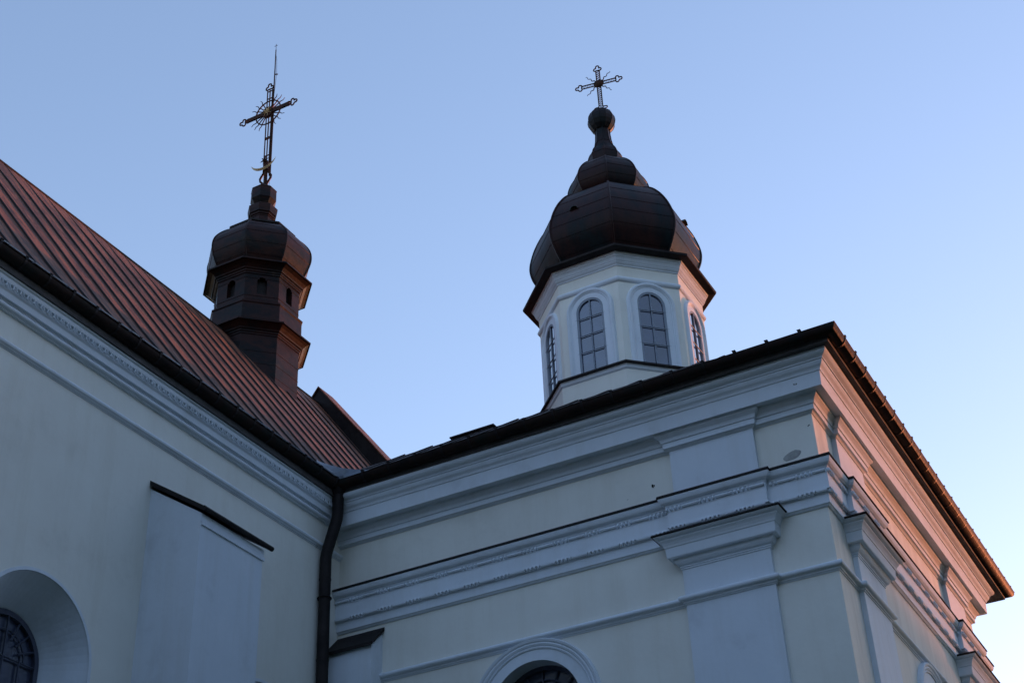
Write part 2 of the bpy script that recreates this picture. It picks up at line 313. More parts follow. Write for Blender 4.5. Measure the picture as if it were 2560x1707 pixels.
# gutter, eaves board, roof
EP = [(-10.16, 15.075), (WX, WY), (WX+.01, FY+.36), (-10.6, FY+.36)]
gr = .088
gp = [(.602-gr+gr*math.cos(a), 9.535+gr*math.sin(a)) for a in [R(-180+15*k) for k in range(13)]]
gp = [(.602-2*gr, 9.55)] + gp + [(.610,9.541),(.598,9.545),(.592,9.535)] + [(.602-gr+(gr-.008)*math.cos(a), 9.535+(gr-.008)*math.sin(a)) for a in [R(-15*k) for k in range(1, 13)]]
b = MB(); b.sweep(gp, EP); gut = b.build('gutter', 'gut', ch, True)
b = MB(); b.sweep([(.20,9.43),(.385,9.402),(.46,9.40),(.462,9.53),(.40,9.53)], EP); b.build('eaves_board', 'soffit', ch)
def bracket(parent, pos, ax):          # strap round the gutter with its hooked clip; ax 0: gutter runs along x, 1: along y
    mb = MB(); A = [R(-185+17*k) for k in range(12)]
    pts = [(.602-gr+(gr+.006)*math.cos(a), (gr+.006)*math.sin(a)) for a in A]
    def f(p, z, s): return (s, -p, z) if ax == 0 else (p, s, z)
    for s0, s1 in ((-.014, .014),):
        mb.grid([[f(p, z, s0) for p, z in pts], [f(p, z, s1) for p, z in pts]]); 
        pts2 = [(.602-gr+(gr+.001)*math.cos(a), (gr+.001)*math.sin(a)) for a in A]
        mb.grid([[f(p, z, s0) for p, z in pts2], [f(p, z, s0) for p, z in pts]]); mb.grid([[f(p, z, s1) for p, z in pts2], [f(p, z, s1) for p, z in pts]])
    q = [f(.592, 0, -.014), f(.612, 0, -.014), f(.612, 0, .014), f(.592, 0, .014), f(.592, .035, -.014), f(.612, .035, -.014), f(.612, .035, .014), f(.592, .035, .014)]
    mb.add(q, [(0,3,2,1),(4,5,6,7),(0,1,5,4),(1,2,6,5),(2,3,7,6),(3,0,4,7)])
    q = [f(.575, .030, -.022), f(.618, .030, -.022), f(.618, .030, .022), f(.575, .030, .022), f(.575, .038, -.022), f(.618, .038, -.022), f(.618, .038, .022), f(.575, .038, .022)]
    mb.add(q, [(0,3,2,1),(4,5,6,7),(0,1,5,4),(1,2,6,5),(2,3,7,6),(3,0,4,7)])
    mb.v = [(v[0]+pos[0], v[1]+pos[1], v[2]+pos[2]) for v in mb.v]
    return mb.build('bracket', 'dark', parent, origin=(pos[0], pos[1], pos[2]+H))
bf = bracket(gut, (-3.60, WY, 9.535), 0); bs = bracket(gut, (WX, 14.81, 9.535), 1)
def rep(src, locs, parent):
    for l in locs:
        c = src.copy(); COL.objects.link(c); c.parent = parent; c.location = Vector((l[0], l[1], l[2]+H)) - Vector(parent['_o'])
rep(bf, [(-3.60-.41*k, WY+.0112*.41*k, 9.535) for k in range(1, 16)], gut)
rep(bs, [(WX, 14.81+.405*k, 9.535) for k in range(1, 22)], gut)
# hipped sheet roof, low, with a level top round the lantern
e = .45; zt = 11.28; ins = 2.45
x1, y0, y1, x0 = WX+e, WY-e+.0, FY+e+.3, -11.6
r_ = MB()
A = [(x0,y0+.075,9.555),(x1,y0,9.555),(x1,y1,9.555),(x0,y1,9.555)]; T = [(x0,y0+ins,zt),(x1-ins,y0+ins,zt),(x1-ins,y1-ins,zt),(x0,y1-ins,zt)]
r_.quad(A[0],A[1],T[1],T[0]); r_.quad(A[1],A[2],T[2],T[1]); r_.quad(A[2],A[3],T[3],T[2])
r_.quad(T[0],(-9.6,T[0][1],zt),(-9.6,T[3][1],zt),T[3])
B4 = [(-9.6,T[0][1],zt),T[1],T[2],(-9.6,T[3][1],zt)]; U4 = [(-8.15,T[0][1]+1.45,12.15),(T[1][0]-1.45,T[0][1]+1.45,12.15),(T[1][0]-1.45,T[3][1]-1.45,12.15),(-8.15,T[3][1]-1.45,12.15)]
for k in range(4): r_.quad(B4[k],B4[(k+1)%4],U4[(k+1)%4],U4[k])
r_.quad(*U4)
r_.sweep([(-.01,9.53),(.02,9.535),(.02,9.56),(0,9.565)], [(-10.5, y0+.055),(x1,y0),(x1,y1),(-10.6,y1)])
for k in range(15):                     # standing seams climbing the front and the right-hand slope
    x = x1-.35-.5*k
    if x < x0+.3: break
    top = min(ins, (x1-x)) if x > x1-ins else ins
    zz = lambda q: 9.555+(zt-9.555)*q/ins
    for q0, q1 in ((0, top),):
        r_.add([(x-.014,y0+q0,zz(q0)),(x+.014,y0+q0,zz(q0)),(x+.014,y0+q1,zz(q1)),(x-.014,y0+q1,zz(q1)),(x-.014,y0+q0,zz(q0)+.02),(x+.014,y0+q0,zz(q0)+.02),(x+.014,y0+q1,zz(q1)+.02),(x-.014,y0+q1,zz(q1)+.02)],
               [(4,5,6,7),(0,1,5,4),(1,2,6,5),(2,3,7,6),(3,0,4,7)])
r_.build('roof', 'dark', ch)
b = MB()
b.box(-9.82,-9.12,17.02,17.42,11.15,11.318); b.box(-9.86,-9.09,16.99,17.45,11.318,11.342); b.build('roof_hatch', 'dark', ch)
# moss and mortar crumbs on the gutter in front of the lantern
b = MB()
for x, s in ((-7.72,.03),(-7.63,.035),(-7.55,.028),(-6.72,.04),(-6.64,.05),(-6.58,.035),(-6.50,.03),(-6.3,.02),(-8.0,.02)):
    for k in range(4): sph(b, (x+random.uniform(-.04,.04), 14.55+random.uniform(-.02,.05), 9.57+random.uniform(-.01,.025)), s*random.uniform(.4,.8), 1.6)
b.build('gutter_debris', 'dark', ch)['kind'] = 'stuff'
# spalled plaster and chips
def blob(name, m_, f, cu, cv, ru, rv, d, rot=0, parent=ch, n=18, j=.18):
    mb = MB(); P = []
    for k in range(n):
        a = 2*math.pi*k/n; q = 1+random.uniform(-j, j); u, v = ru*q*math.cos(a), rv*q*math.sin(a)
        P.append((cu+u*math.cos(rot)-v*math.sin(rot), cv+u*math.sin(rot)+v*math.cos(rot)))
    top = [f(u, v, d) for u, v in P]; bot = [f(cu+(u-cu)*1.06, cv+(v-cv)*1.06, .0005) for u, v in P]
    mb.add(top, [tuple(range(n))]); mb.grid([bot, top], True); return mb.build(name, m_, parent)
blob('plaster_patch', 'patch', fmap, -4.085, 8.325, .105, .052, .004, .22, j=.07)
for cu, cv, s, d in ((-3.844,9.10,.020,.2415),(-3.83,8.66,.015,.004),(-5.86,8.455,.024,.004),(-5.84,8.43,.014,.004),(-6.2,8.35,.006,.004)):
    for k in range(3): blob('wall_chip', 'hole', fmap, cu+random.uniform(-s,s), cv+random.uniform(-s,s), s*random.uniform(.3,.6), s*random.uniform(.25,.5), d, random.uniform(0,3), n=9, j=.35)
# downpipe: outlet, swan neck and straight pipe with collars
dp = MB(); px, py = -10.34, 14.53
dp.tube([(-10.22,14.60,9.50),(-10.22,14.60,9.12),(-10.225,14.598,9.04),(-10.24,14.59,8.97),(-10.32,14.542,8.60),(-10.335,14.533,8.52),(px,py,8.44),(px,py,-1.5)], .078, 14)
for z in (8.15, 7.05, 5.95, 4.6): 
    c = (px, py) if z < 8.6 else (-10.22, 14.60) if z > 9 else (-10.245, 14.59)
    dp.lathe([(.078,z),(.082,z),(.082,z+.02),(.078,z+.02)], c, 14, 0, cap=False)
dp.lathe([(.078,9.38),(.10,9.42),(.12,9.50)], (-10.22,14.60), 14, 0, cap=False)
dpo = dp.build('downpipe', 'dark', ch, True)
for z in (7.9, 5.9, 3.9):
    b = MB(); b.tube([(px+.085*math.cos(a), py+.085*math.sin(a), z) for a in [R(20*k) for k in range(18)]], .012, 5, True); b.tube([(px-.08,py,z),(NX-.02,py,z)], .01, 5); b.build('pipe_clamp', 'dark', dpo)

# ================================================================= NAVE
nv = thing('church_nave', (NX, 8.0, 0), 'long cream nave wall under a steep reddish sheet-metal roof, at left', 'church')
nmap = lambda u, v, d: (NX+d, u, v)
b = MB(); YA, YB = -4.0, 26.0; wins = [2.52, 6.18, 9.84, 13.50]; prev = YA
NW, NV, NVB = .80, 5.69, 2.2
for cu in wins:
    pierced(b, nmap, cu-.9, cu+.9, -1.6, 6.8, cu, NV, NW, NVB); b.quad(nmap(prev,-1.6,0), nmap(cu-.9,-1.6,0), nmap(cu-.9,6.8,0), nmap(prev,6.8,0)); prev = cu+.9
b.quad(nmap(prev,-1.6,0), nmap(YB,-1.6,0), nmap(YB,6.8,0), nmap(prev,6.8,0)); b.quad(nmap(YA,6.8,0), nmap(YB,6.8,0), nmap(YB,9.5,0), nmap(YA,9.5,0))
b.quad((NX,YA,-1.6),(-18.1,YA,-1.6),(-18.1,YA,9.5),(NX,YA,9.5)); b.quad((-18.1,YA,-1.6),(-18.1,YB,-1.6),(-18.1,YB,9.5),(-18.1,YA,9.5))
b.build('wall', 'cream', nv)
for yg in (YA+.05, YB-.05):
    b = MB(); b.add([(-10.6,yg,9.4),(-17.94,yg,9.4),(-14.27,yg,14.5)], [(0,1,2)]); b.build('gable', 'cream', nv)
for cu in wins:
    s = MB(); archring(s, nmap, cu, NV, [(NW+.001,-.0),(NW,.012),(NW-.035,.012),(NW-.04,-.004)], NVB, 0)
    archring(s, nmap, cu, NV, [(NW-.04,-.004),(.47,-.42)], NVB, 0); s.quad(nmap(cu-NW,NVB,0), nmap(cu+NW,NVB,0), nmap(cu+.47,NVB,-.42), nmap(cu-.47,NVB,-.42))
    win = s.build('window', 'white', nv)
    q = MB(); archsolid(q, nmap, cu, NV, .47, NVB, -.43, -.438); q.build('pane', 'pane', win)
    fr = MB(); archring(fr, nmap, cu, NV, [(.475,-.42),(.475,-.385),(.42,-.385),(.42,-.43)], NVB)
    for k in range(1, 8):
        a = math.pi*k/8; fr.tube([nmap(cu+.0*math.cos(a)+.20*math.cos(a)*(k != 4), NV+.20*math.sin(a)*(k != 4), -.40), nmap(cu+.44*math.cos(a), NV+.44*math.sin(a), -.40)], .011, 5)
    fr.tube([nmap(cu+.28*math.cos(math.pi*k/16), NV+.28*math.sin(math.pi*k/16), -.40) for k in range(17)], .011, 5)
    for u in (-.22, 0, .22): fr.tube([nmap(cu+u, NVB, -.40), nmap(cu+u, NV, -.40)], .011, 5)
    v = NV
    while v > NVB: fr.tube([nmap(cu-.46, v, -.40), nmap(cu+.46, v, -.40)], .011, 5); v -= .4
    fr.build('glazing_bars', 'darkbar', win)
npath = [(NX, YA), (NX, 15.0)]
b = MB(); b.sweep([(.02,9.40),(.165,9.36),(.16,9.345),(.142,9.335),(.140,9.30),(.135,9.285),(.112,9.275),(.108,9.225),(.095,9.205),(.090,9.135),(.06,9.132),(.055,9.118),(.045,9.112),(.05,9.10),(.066,9.09),(.07,9.074),(.062,9.058),(.045,9.050),(.03,9.048),(.028,9.036),(-.01,9.03)], npath); b.build('cornice', 'white', nv)
b = MB(); b.sweep([(-.01,8.715),(.02,8.712),(.042,8.70),(.052,8.68),(.046,8.658),(.026,8.645),(.022,8.634),(.010,8.630),(.008,8.620),(-.01,8.618)], npath); b.build('string_course', 'white', nv, True)
b = MB(); y = -3.9                                          # hollow egg-and-dart relief under the eaves
while y < 14.72:
    pts = [(y-.030,9.285),(y-.029,9.258),(y-.018,9.236),(y,9.230),(y+.018,9.236),(y+.029,9.258),(y+.030,9.285)]
    b.tube([(NX+.136, p, z) for p, z in pts], .0095, 5); b.tube([(NX+.128,y+.035,9.285),(NX+.120,y+.05,9.236)], .009, 4, r1=.003)
    b.tube([(NX+.128,y+.065,9.285),(NX+.120,y+.05,9.236)], .009, 4, r1=.003); y += .1
b.build('egg_and_dart_moulding', 'white', nv, True)
# big buttress on the nave wall with its two sloping copings
b = MB(); bx = -9.68; yl, yr = 11.245, 12.36
b.add([(NX-.02,yl,-1.6),(bx,yl,-1.6),(bx,yr,-1.6),(NX-.02,yr,-1.6),(NX-.02,yl,8.06),(bx,yl,7.54),(bx,yr,7.54),(NX-.02,yr,8.06)], [(0,1,5,4),(1,2,6,5),(2,3,7,6),(4,5,6,7)])
b.box(bx, bx+.018, yl+.01, yr+.02, 7.40, 7.44); b.box(bx-.3, bx+.008, yl+.005, yr+.01, 7.44, 7.535)
bu = b.build('buttress', 'white', nv)
b = MB(); yl2, yr2 = yl-.03, yr+.10; b.add([(NX-.02,yl2,8.10),(bx+.055,yl2,7.545),(bx+.055,yr2,7.545),(NX-.02,yr2,8.10),(NX-.02,yl2,8.16),(bx+.055,yl2,7.60),(bx+.055,yr2,7.60),(NX-.02,yr2,8.16)], [(0,1,5,4),(1,2,6,5),(2,3,7,6),(4,5,6,7),(0,3,2,1)])
b.tube([(bx+.055,yl2-.004,7.573),(bx+.055,yr2+.004,7.573)], .029, 8); b.build('coping', 'dark', bu)
# gutter and eaves of the nave
ng = .088; gp2 = [(p-.602+.305, z) for p, z in gp]
b = MB(); b.sweep(gp2, [(NX, YA), (NX, 14.60)]); ngut = b.build('gutter', 'gut', nv, True)
b = MB(); b.sweep([(.05,9.44),(.165,9.362),(.185,9.365),(.19,9.44),(.15,9.52),(.05,9.53)], [(NX, YA), (NX, 14.60)]); b.build('eaves_board', 'soffit', nv)
nb = bf.copy(); nb.data = bs.data; COL.objects.link(nb); nb.parent = ngut; nb.location = Vector((NX-.297, 8.68, 9.535+H)) - Vector(ngut['_o'])
rep(nb, [(NX-.297, 8.68+.36*k, 9.535) for k in range(-3, 17) if k != 0], ngut)
# roof with standing seams; a short bell-cast at the eaves
RX, RZ = -14.27, 14.75
def section(off): return [(-10.165, 9.575), (-10.55, 9.90+off*.3), (-10.97, 10.265+off*.8), (-11.5, 10.95+off), (RX, RZ+off)]
def roofpart(mb, ya, yb, off, seam=True, sec=None):
    sec = sec or section(off); full = sec + [(2*RX-x, z) for x, z in sec[::-1][1:]]
    ny = max(2, int((yb-ya)/.22)); 
    mb.grid([[(x, ya+(yb-ya)*k/ny, z) for x, z in full] for k in range(ny+1)], False, 0)
    if seam:
        y = 11.051 - .44*40
        while y < yb-.05:
            if y > ya+.05:
                fine = []
                for i in range(len(full)-1):
                    (xa, za), (xb, zb) = full[i], full[i+1]; n = 4 if abs(xb-xa) > 1 else 1
                    for k in range(n): fine.append((xa+(xb-xa)*k/n, za+(zb-za)*k/n))
                fine.append(full[-1]); ctr = y; L = []; Rr = []; wob = random.uniform(0, 6)
                lo, hi = [], []
                for i, (x, z) in enumerate(fine):
                    c = y + .016*math.sin(i*1.3+wob); lo.append((c, x, z)); 
                rows = []
                for dy, dz in ((-.008,-.01),(-.007,.026),(.007,.027),(.008,-.01)):
                    rows.append([(x+(dz*.75 if x > RX else -dz*.75), c+dy, z+dz*.62) for c, x, z in lo])
                mb.grid(rows, False, 1)
            y += .44
b = MB(); roofpart(b, YA, 19.65, 0); b.tube([(RX,YA,RZ+.005),(RX,16.7,RZ+.005)], .02, 8, mi=1); b.tube([(RX,18.5,RZ+.005),(RX,19.65,RZ+.005)], .02, 8, mi=1)
for k in range(36):                       # folded drip strips hanging over the gutter
    y = YA + .05 + .51*k
    if y+.49 < 14.6: b.add([(-10.19,y,9.600),(-10.125,y,9.575),(-10.125,y+.49,9.575),(-10.19,y+.49,9.600),(-10.19,y,9.59),(-10.128,y,9.560),(-10.128,y+.49,9.560),(-10.19,y+.49,9.59)], [(0,1,2,3),(1,5,6,2),(0,4,5,1),(3,2,6,7)], 2)
b.build('roof', ['roof', 'seam', 'lead'], nv)
b = MB(); yb0 = 19.65; yb1 = 20.09; OFF = .36     # parapet of the cross wall standing above the roof
up = [(-11.35, RZ+OFF-2.92*1.32), (-12.5, RZ+OFF-1.77*1.32), (RX, RZ+OFF), (2*RX+12.5, RZ+OFF-1.77*1.32), (2*RX+11.35, RZ+OFF-2.92*1.32)]
lo = [(x, z-1.0) for x, z in up]
b.grid([[(x, yb0, z) for x, z in lo], [(x, yb0, z) for x, z in up], [(x, yb1, z) for x, z in up], [(x, yb1, z) for x, z in lo]], False, 1)
par = b.build('parapet', ['dark', 'dark'], nv)
b = MB(); b.grid([[(x, yb0-.025, z-.02) for x, z in up], [(x, yb0-.03, z+.015) for x, z in up], [(x, yb1+.03, z+.015) for x, z in up], [(x, yb1+.03, z-.02) for x, z in up]]); b.build('coping', 'roof', par)
b = MB(); roofpart(b, 20.09, YB, 0, False); b.build('roof', ['roof', 'seam', 'lead'], nv)
# lead tray in the valley between the two gutters
b = MB(); rows = []
for i in range(9):
    t_ = i/8; a = (-10.17, 14.10+.0*t_); c = (-9.72, 14.585)
    q0 = Vector((-10.165, 14.02, 9.60)).lerp(Vector((-10.12, 14.56, 9.565)), min(1, t_*2)) if t_ < .5 else Vector((-10.12, 14.56, 9.565)).lerp(Vector((-9.66, 14.585, 9.58)), t_*2-1)
    q1 = Vector((-10.30, 14.20, 9.76)).lerp(Vector((-9.80, 14.78, 9.74)), t_) + Vector((-.06, .06, .0))*math.sin(math.pi*t_)
    rows.append([tuple(q0), tuple(q0.lerp(q1, .5)-Vector((0,0,.02))), tuple(q1)])
b.grid(rows); b.tube([rows[0][0], rows[0][2]], .012, 5); b.tube([rows[-1][0], rows[-1][2]], .012, 5); b.build('valley_tray', 'lead', nv)

# ================================================================= LANTERN TOWER
lt = thing('lantern_tower', (CX, CY, 11.2+H), 'white octagonal lantern with arched windows and dark bulbous copper domes', 'tower')
K = 1.0108
def cat(P, n=6):                         # Catmull-Rom through profile points
    out = []
    for i in range(len(P)-1):
        a, p, q, c = P[max(i-1,0)], P[i], P[i+1], P[min(i+2,len(P)-1)]
        for k in range(n):
            t = k/n; out.append(tuple(.5*((2*p[j])+(-a[j]+q[j])*t+(2*a[j]-5*p[j]+4*q[j]-c[j])*t*t+(-a[j]+3*p[j]-3*q[j]+c[j])*t**3) for j in (0,1)))
    return out+[P[-1]]
C2 = (CX, CY)
b = MB(); b.lathe([(1.41,10.4),(1.41,11.87)], C2, cap=False); b.build('base', 'cream', lt)
b = MB(); b.lathe([(1.405,11.87),(1.43,11.895),(1.44,11.935),(1.45,11.95)], C2, cap=False); b.lathe([(1.455,11.95),(1.487,11.955),(1.487,11.985),(1.30,12.075)], C2, cap=False, mi=1); b.build('base_ledge', ['white', 'dark'], lt)
ra = 1.345; ap = ra*math.cos(R(22.5)); hw = ra*math.sin(R(22.5))
bw = MB(); wr, wv, wb = .232, 13.155, 12.03
def fmap8(c, a, ap_):
    n = Vector((math.cos(R(a)), math.sin(R(a)))); u = Vector((-n.y, n.x))
    return lambda uu, v, d: (c[0]+n.x*(ap_+d)+u.x*uu, c[1]+n.y*(ap_+d)+u.y*uu, v)
for k in range(8): pierced(bw, fmap8(C2, -90+45*k, ap), -hw, hw, 11.9, 13.9, 0, wv, wr, wb, n=20)
bw.build('drum_wall', 'cream', lt)
for k in range(8):
    f = fmap8(C2, -90+45*k, ap)
    s = MB(); archring(s, f, 0, wv, [(wr,-.10),(wr,.02),(wr+.085,.02),(wr+.095,.032),(wr+.105,.026),(wr+.12,.042),(wr+.14,.048),(wr+.16,.042),(wr+.178,.0)], wb-.04, n=20)
    s.quad(f(-wr,wb,-.10), f(wr,wb,-.10), f(wr,wb,.03), f(-wr,wb,.03)); win = s.build('window', 'white', lt)
    q = MB(); archsolid(q, f, 0, wv, wr, wb, -.012, -.02, n=20); q.build('pane', 'pane_l', win)
    fr = MB(); archring(fr, f, 0, wv, [(wr,-.014),(wr,.014),(wr-.034,.014),(wr-.034,-.014)], wb, n=20)
    fr.tube([f(0,wb,.0), f(0,wv+wr-.01,.0)], .0135, 5)
    for v in (13.04, 12.725, 12.41): fr.tube([f(-wr-.025,v+random.uniform(-.006,.006),.012), f(wr+.025,v,.012)], .0095, 5)
    fr.build('glazing_bars', 'bar', win)
up = [(1.345,13.53),(1.372,13.545),(1.385,13.565),(1.388,13.59),(1.378,13.615),(1.36,13.63),(1.35,13.635),(1.348,13.83),(1.365,13.832),(1.368,13.85),(1.385,13.865),(1.40,13.885),(1.402,13.90),(1.41,13.905),(1.418,13.93),(1.428,13.955),(1.445,13.975),(1.448,13.995),(1.46,14.0),(1.47,14.035)]
b = MB(); b.lathe([(1.351,13.63),(1.351,13.834)], C2, cap=False); b.build('frieze', 'cream', lt)
b = MB(); b.lathe(up[:7], C2, cap=False); b.lathe(up[7:], C2, cap=False); b.build('drum_cornice', ['white'], lt)
for o_ in (0,): pass
b = MB(); b.lathe([(1.46,14.035),(1.59,14.045),(1.605,14.05),(1.612,14.085),(1.45,14.17),(1.20,14.27)], C2, cap=False); b.build('eaves', 'dark', lt)
D1 = [(r*K, z*K) for r, z in cat([(1.17,14.10),(1.22,14.20),(1.30,14.33),(1.385,14.50),(1.425,14.66),(1.425,14.80),(1.39,14.96),(1.33,15.14),(1.24,15.33),(1.14,15.49),(1.0,15.66),(.80,15.80),(.50,15.88)])]
D2 = [(r*K, z*K) for r, z in cat([(.50,15.84),(.57,15.94),(.64,16.03),(.685,16.14),(.70,16.25),(.675,16.37),(.615,16.50),(.52,16.63),(.40,16.74),(.26,16.82)])]
D3 = [(r*K, z*K) for r, z in cat([(.28,16.78),(.300,16.88),(.300,16.98),(.27,17.08),(.215,17.17),(.17,17.27),(.145,17.38),(.135,17.48),(.13,17.60),(.15,17.70)],4)]
D4 = [(r*K, z*K) for r, z in [(.10,17.60),(.155,17.64),(.205,17.71),(.24,17.79),(.25,17.86),(.24,17.93),(.205,18.01),(.15,18.07),(.08,18.11),(.02,18.13)]]
def domepart(name, prof, c, parent, rows, mt, hipr=.016, n=8, a0=22.5, off=.002):
    b = MB(); b.lathe(prof, c, n, a0, cap=False); o = b.build(name, mt, parent, False)
    h = MB()
    for k in range(n): h.tube([(c[0]+r*math.cos(R(a0+360*k/n)), c[1]+r*math.sin(R(a0+360*k/n)), z) for r, z in prof], hipr, 5)
    for i in rows:
        r, z = prof[i]; h.tube([(c[0]+(r+off)*math.cos(R(a0+360*k/n)), c[1]+(r+off)*math.sin(R(a0+360*k/n)), z) for k in range(n)], .0035, 4, True)
    h.build('sheet_seams', mt, o, True); return o
d1 = domepart('main_dome', D1, C2, lt, [9,19,29,39,49,59,68], 'dome', .020)
domepart('upper_dome', D2, C2, lt, [8,18,28,38], 'dome', .013)
domepart('neck', D3, C2, lt, [8,22], 'dome', .009)
domepart('ball', D4, C2, lt, [6], 'dome', .005, 12, 15)
def vent(a, u, z, r):                    # small hooded vent on the dome face
    f = fmap8(C2, a, r); mb = MB(); A = [R(180*k/8) for k in range(9)]
    rows = [[f(u+.075*s*math.cos(t), z+.07*s*math.sin(t), d) for t in A] for s, d in ((1,-.18),(1,.10),(.9,.10),(.86,-.1))]
    mb.grid(rows); mb.quad(f(u-.075,z,-.18), f(u+.075,z,-.18), f(u+.075,z,.10), f(u-.075,z,.10)); mb.build('vent_hood', 'teal', d1)
vent(-90, -.115, 15.20, 1.20); vent(0, .20, 15.34, 1.17)
# lantern cross
def trefoil(c, d, q, r):                 # closed three-lobed outline at the end of an arm; d arm direction, q side direction
    c, d, q = Vector(c), Vector(d), Vector(q); pts = []
    for cc, a0, a1 in ((-q*r*.95, 200, 20), (d*r*1.35, 160, -20+0), (q*r*.95, 160, -20)):
        for k in range(9):
            a = R(a0+(a1-a0)*k/8)
            base = c+cc+d*0
            pts.append(base+(q*math.cos(a)*1.0+d*math.sin(a))*r*.72)
    # order: left lobe, tip lobe, right lobe
    L = [c-q*r*.95+(q*math.cos(R(a))+d*math.sin(R(a)))*r*.72 for a in range(300, 60, -30)]
    Tp = [c+d*r*1.35+(q*math.cos(R(a))+d*math.sin(R(a)))*r*.72 for a in range(210, -31, -30)]
    Rg = [c+q*r*.95+(q*math.cos(R(a))+d*math.sin(R(a)))*r*.72 for a in range(120, -121, -30)]
    return [tuple(p) for p in L+Tp+Rg]
def wavy(c, d, q, l0, l1, amp, n=14, waves=2.5):
    c, d, q = Vector(c), Vector(d), Vector(q)
    return [tuple(c+d*(l0+(l1-l0)*k/n)+q*(amp*math.sin(2*math.pi*waves*k/n)*(1-.3*k/n))) for k in range(n+1)]
cr = MB(); cz = 18.983; cc = Vector((-7.555, CY, cz)); ax = Vector((math.cos(R(10)), math.sin(R(10)), 0)); zz = Vector((0,0,1)); hb = .034
def lattice(d, q, l0, l1, n):
    for s in (-1, 1): cr.tube([tuple(cc+d*l0+q*hb*s), tuple(cc+d*l1+q*hb*s)], .012, 5)
    cr.tube([tuple(cc+d*(l0+(l1-l0)*k/n)+q*hb*(1 if k % 2 else -1)) for k in range(n+1)], .008, 4)
lattice(ax, zz, .08, .33, 10); lattice(-ax, zz, .08, .33, 10); lattice(zz, ax, .08, .33, 10); lattice(-zz, ax, .08, .56, 19)
for d, q, l in ((ax, zz, .355), (-ax, zz, .355), (zz, ax, .355)): cr.tube(trefoil(cc+d*l, d, q, .044), .0125, 5, True)
for s in (-1, 1):
    pb = cc-zz*.60+ax*s*.075
    cr.tube([tuple(pb+(ax*math.cos(R(a))*1.35+zz*math.sin(R(a))*.75)*.036) for a in range(0, 360, 30)], .0105, 5, True)
    cr.tube([tuple(cc-zz*.55+ax*hb*s), tuple(cc-zz*.585+ax*s*.06)], .010, 5)
cr.tube([tuple(cc-zz*.56), tuple(cc-zz*.72)], .012, 6)
crs = cr.build('cross', 'iron', lt)
b = MB(); n_ = Vector((ax.y, -ax.x, 0))
rows = [[tuple(cc+n_*d+(ax*math.cos(2*math.pi*k/16)+zz*math.sin(2*math.pi*k/16))*r) for k in range(16)] for r, d in ((.001,-.045),(.06,-.035),(.1,0),(.06,.035),(.001,.045))]
b.grid(rows, True); b.build('disc', 'iron', crs, True)
for sa in (45, 135, 225, 315):
    d = ax*math.cos(R(sa))+zz*math.sin(R(sa)); q = d.cross(n_).normalized(); b = MB(); b.tube(wavy(cc, d, q, .09, .33, .016), .011, 5, r1=.005); b.build('ray', 'iron', crs)

# ================================================================= RIDGE TURRET
TC = (RX, 17.61)
tu = thing('ridge_turret', (RX, 17.61, 14.0+H), 'small dark copper-clad octagonal turret with round cap, riding the nave roof ridge', 'turret')
b = MB(); b.lathe([(.85,12.6),(.84,14.64)], TC, cap=False)
for z in (13.55, 13.80, 14.05, 14.30): b.lathe([(.842,z),(.848,z+.005),(.848,z+.012),(.842,z+.017)], TC, cap=False)
b.build('base_wall', 'turret', tu)
def cornice8(name, r0, z0, rt_, zt_, rn, zn):
    p = [(r0,z0),(r0+.02,z0+.01),(r0+.022,z0+.035),(r0+.04,z0+.05),(r0+.045,z0+.075),(r0+.07,z0+.085),(r0+.08,z0+.11),(r0+.13,z0+.155),(rt_-.04,zt_-.035),(rt_-.03,zt_-.03),(rt_,zt_-.028),(rt_+.003,zt_),(rn,zn)]
    b = MB(); b.lathe(p, TC, cap=False); return b.build(name, 'turret', tu)
cornice8('lower_cornice', .835, 14.64, 1.05, 14.86, .86, 14.975)
b = MB(); b.lathe([(.862,14.96),(.872,14.98),(.868,15.30),(.885,15.32),(.885,15.345),(.80,15.42)], TC, cap=False); b.build('parapet', 'turret', tu)
tr = .80; tap = tr*math.cos(R(22.5)); thw = tr*math.sin(R(22.5)); b = MB()
for k in range(8):
    pierced(b, fmap8(TC, -90+45*k, tap), -thw, thw, 15.38, 15.99, 0, 15.83, .088, 15.55, n=12)
for z in (15.50, 15.885):                 # sill and head seams, stopped either side of the openings
    for k in range(8):
        f = fmap8(TC, -90+45*k, tap); sg = [(-thw, thw)] if z < 15.6 else [(-thw, -.09), (.09, thw)]
        for u0, u1 in sg: b.tube([f(u0,z,.002), f(u1,z,.002)], .005, 4)
b.build('belfry_wall', 'turret', tu)
for k in range(8):
    f = fmap8(TC, -90+45*k, tap); s = MB(); archring(s, f, 0, 15.83, [(.088,0),(.088,-.10)], 15.55, n=12); s.quad(f(-.088,15.55,0), f(.088,15.55,0), f(.088,15.60,-.10), f(-.088,15.60,-.10))
    for u in (-.075, .075): s.tube([f(u,15.86,-.01), f(u,15.90,-.01)], .02, 5)
    win = s.build('window', 'turret', tu)
    q = MB(); archfill(q, f, 0, 15.83, .088, 15.55, -.10, n=12); q.build('shutter', 'dark', win)
cornice8('upper_cornice', .80, 15.97, 1.03, 16.19, .85, 16.31)
TD = cat([(.83,16.28),(.86,16.34),(.905,16.43),(.955,16.56),(.988,16.70),(.985,16.84),(.95,16.96),(.88,17.07),(.79,17.17),(.70,17.25),(.60,17.31)])
domepart('dome', TD, TC, tu, [9,20,30,42], 'turret', .014)
b = MB(); b.lathe([(.60,17.29),(.665,17.31),(.668,17.345),(.645,17.35),(.30,17.52),(.22,17.60)], TC, cap=False); b.build('cap_plate', 'dark', tu)
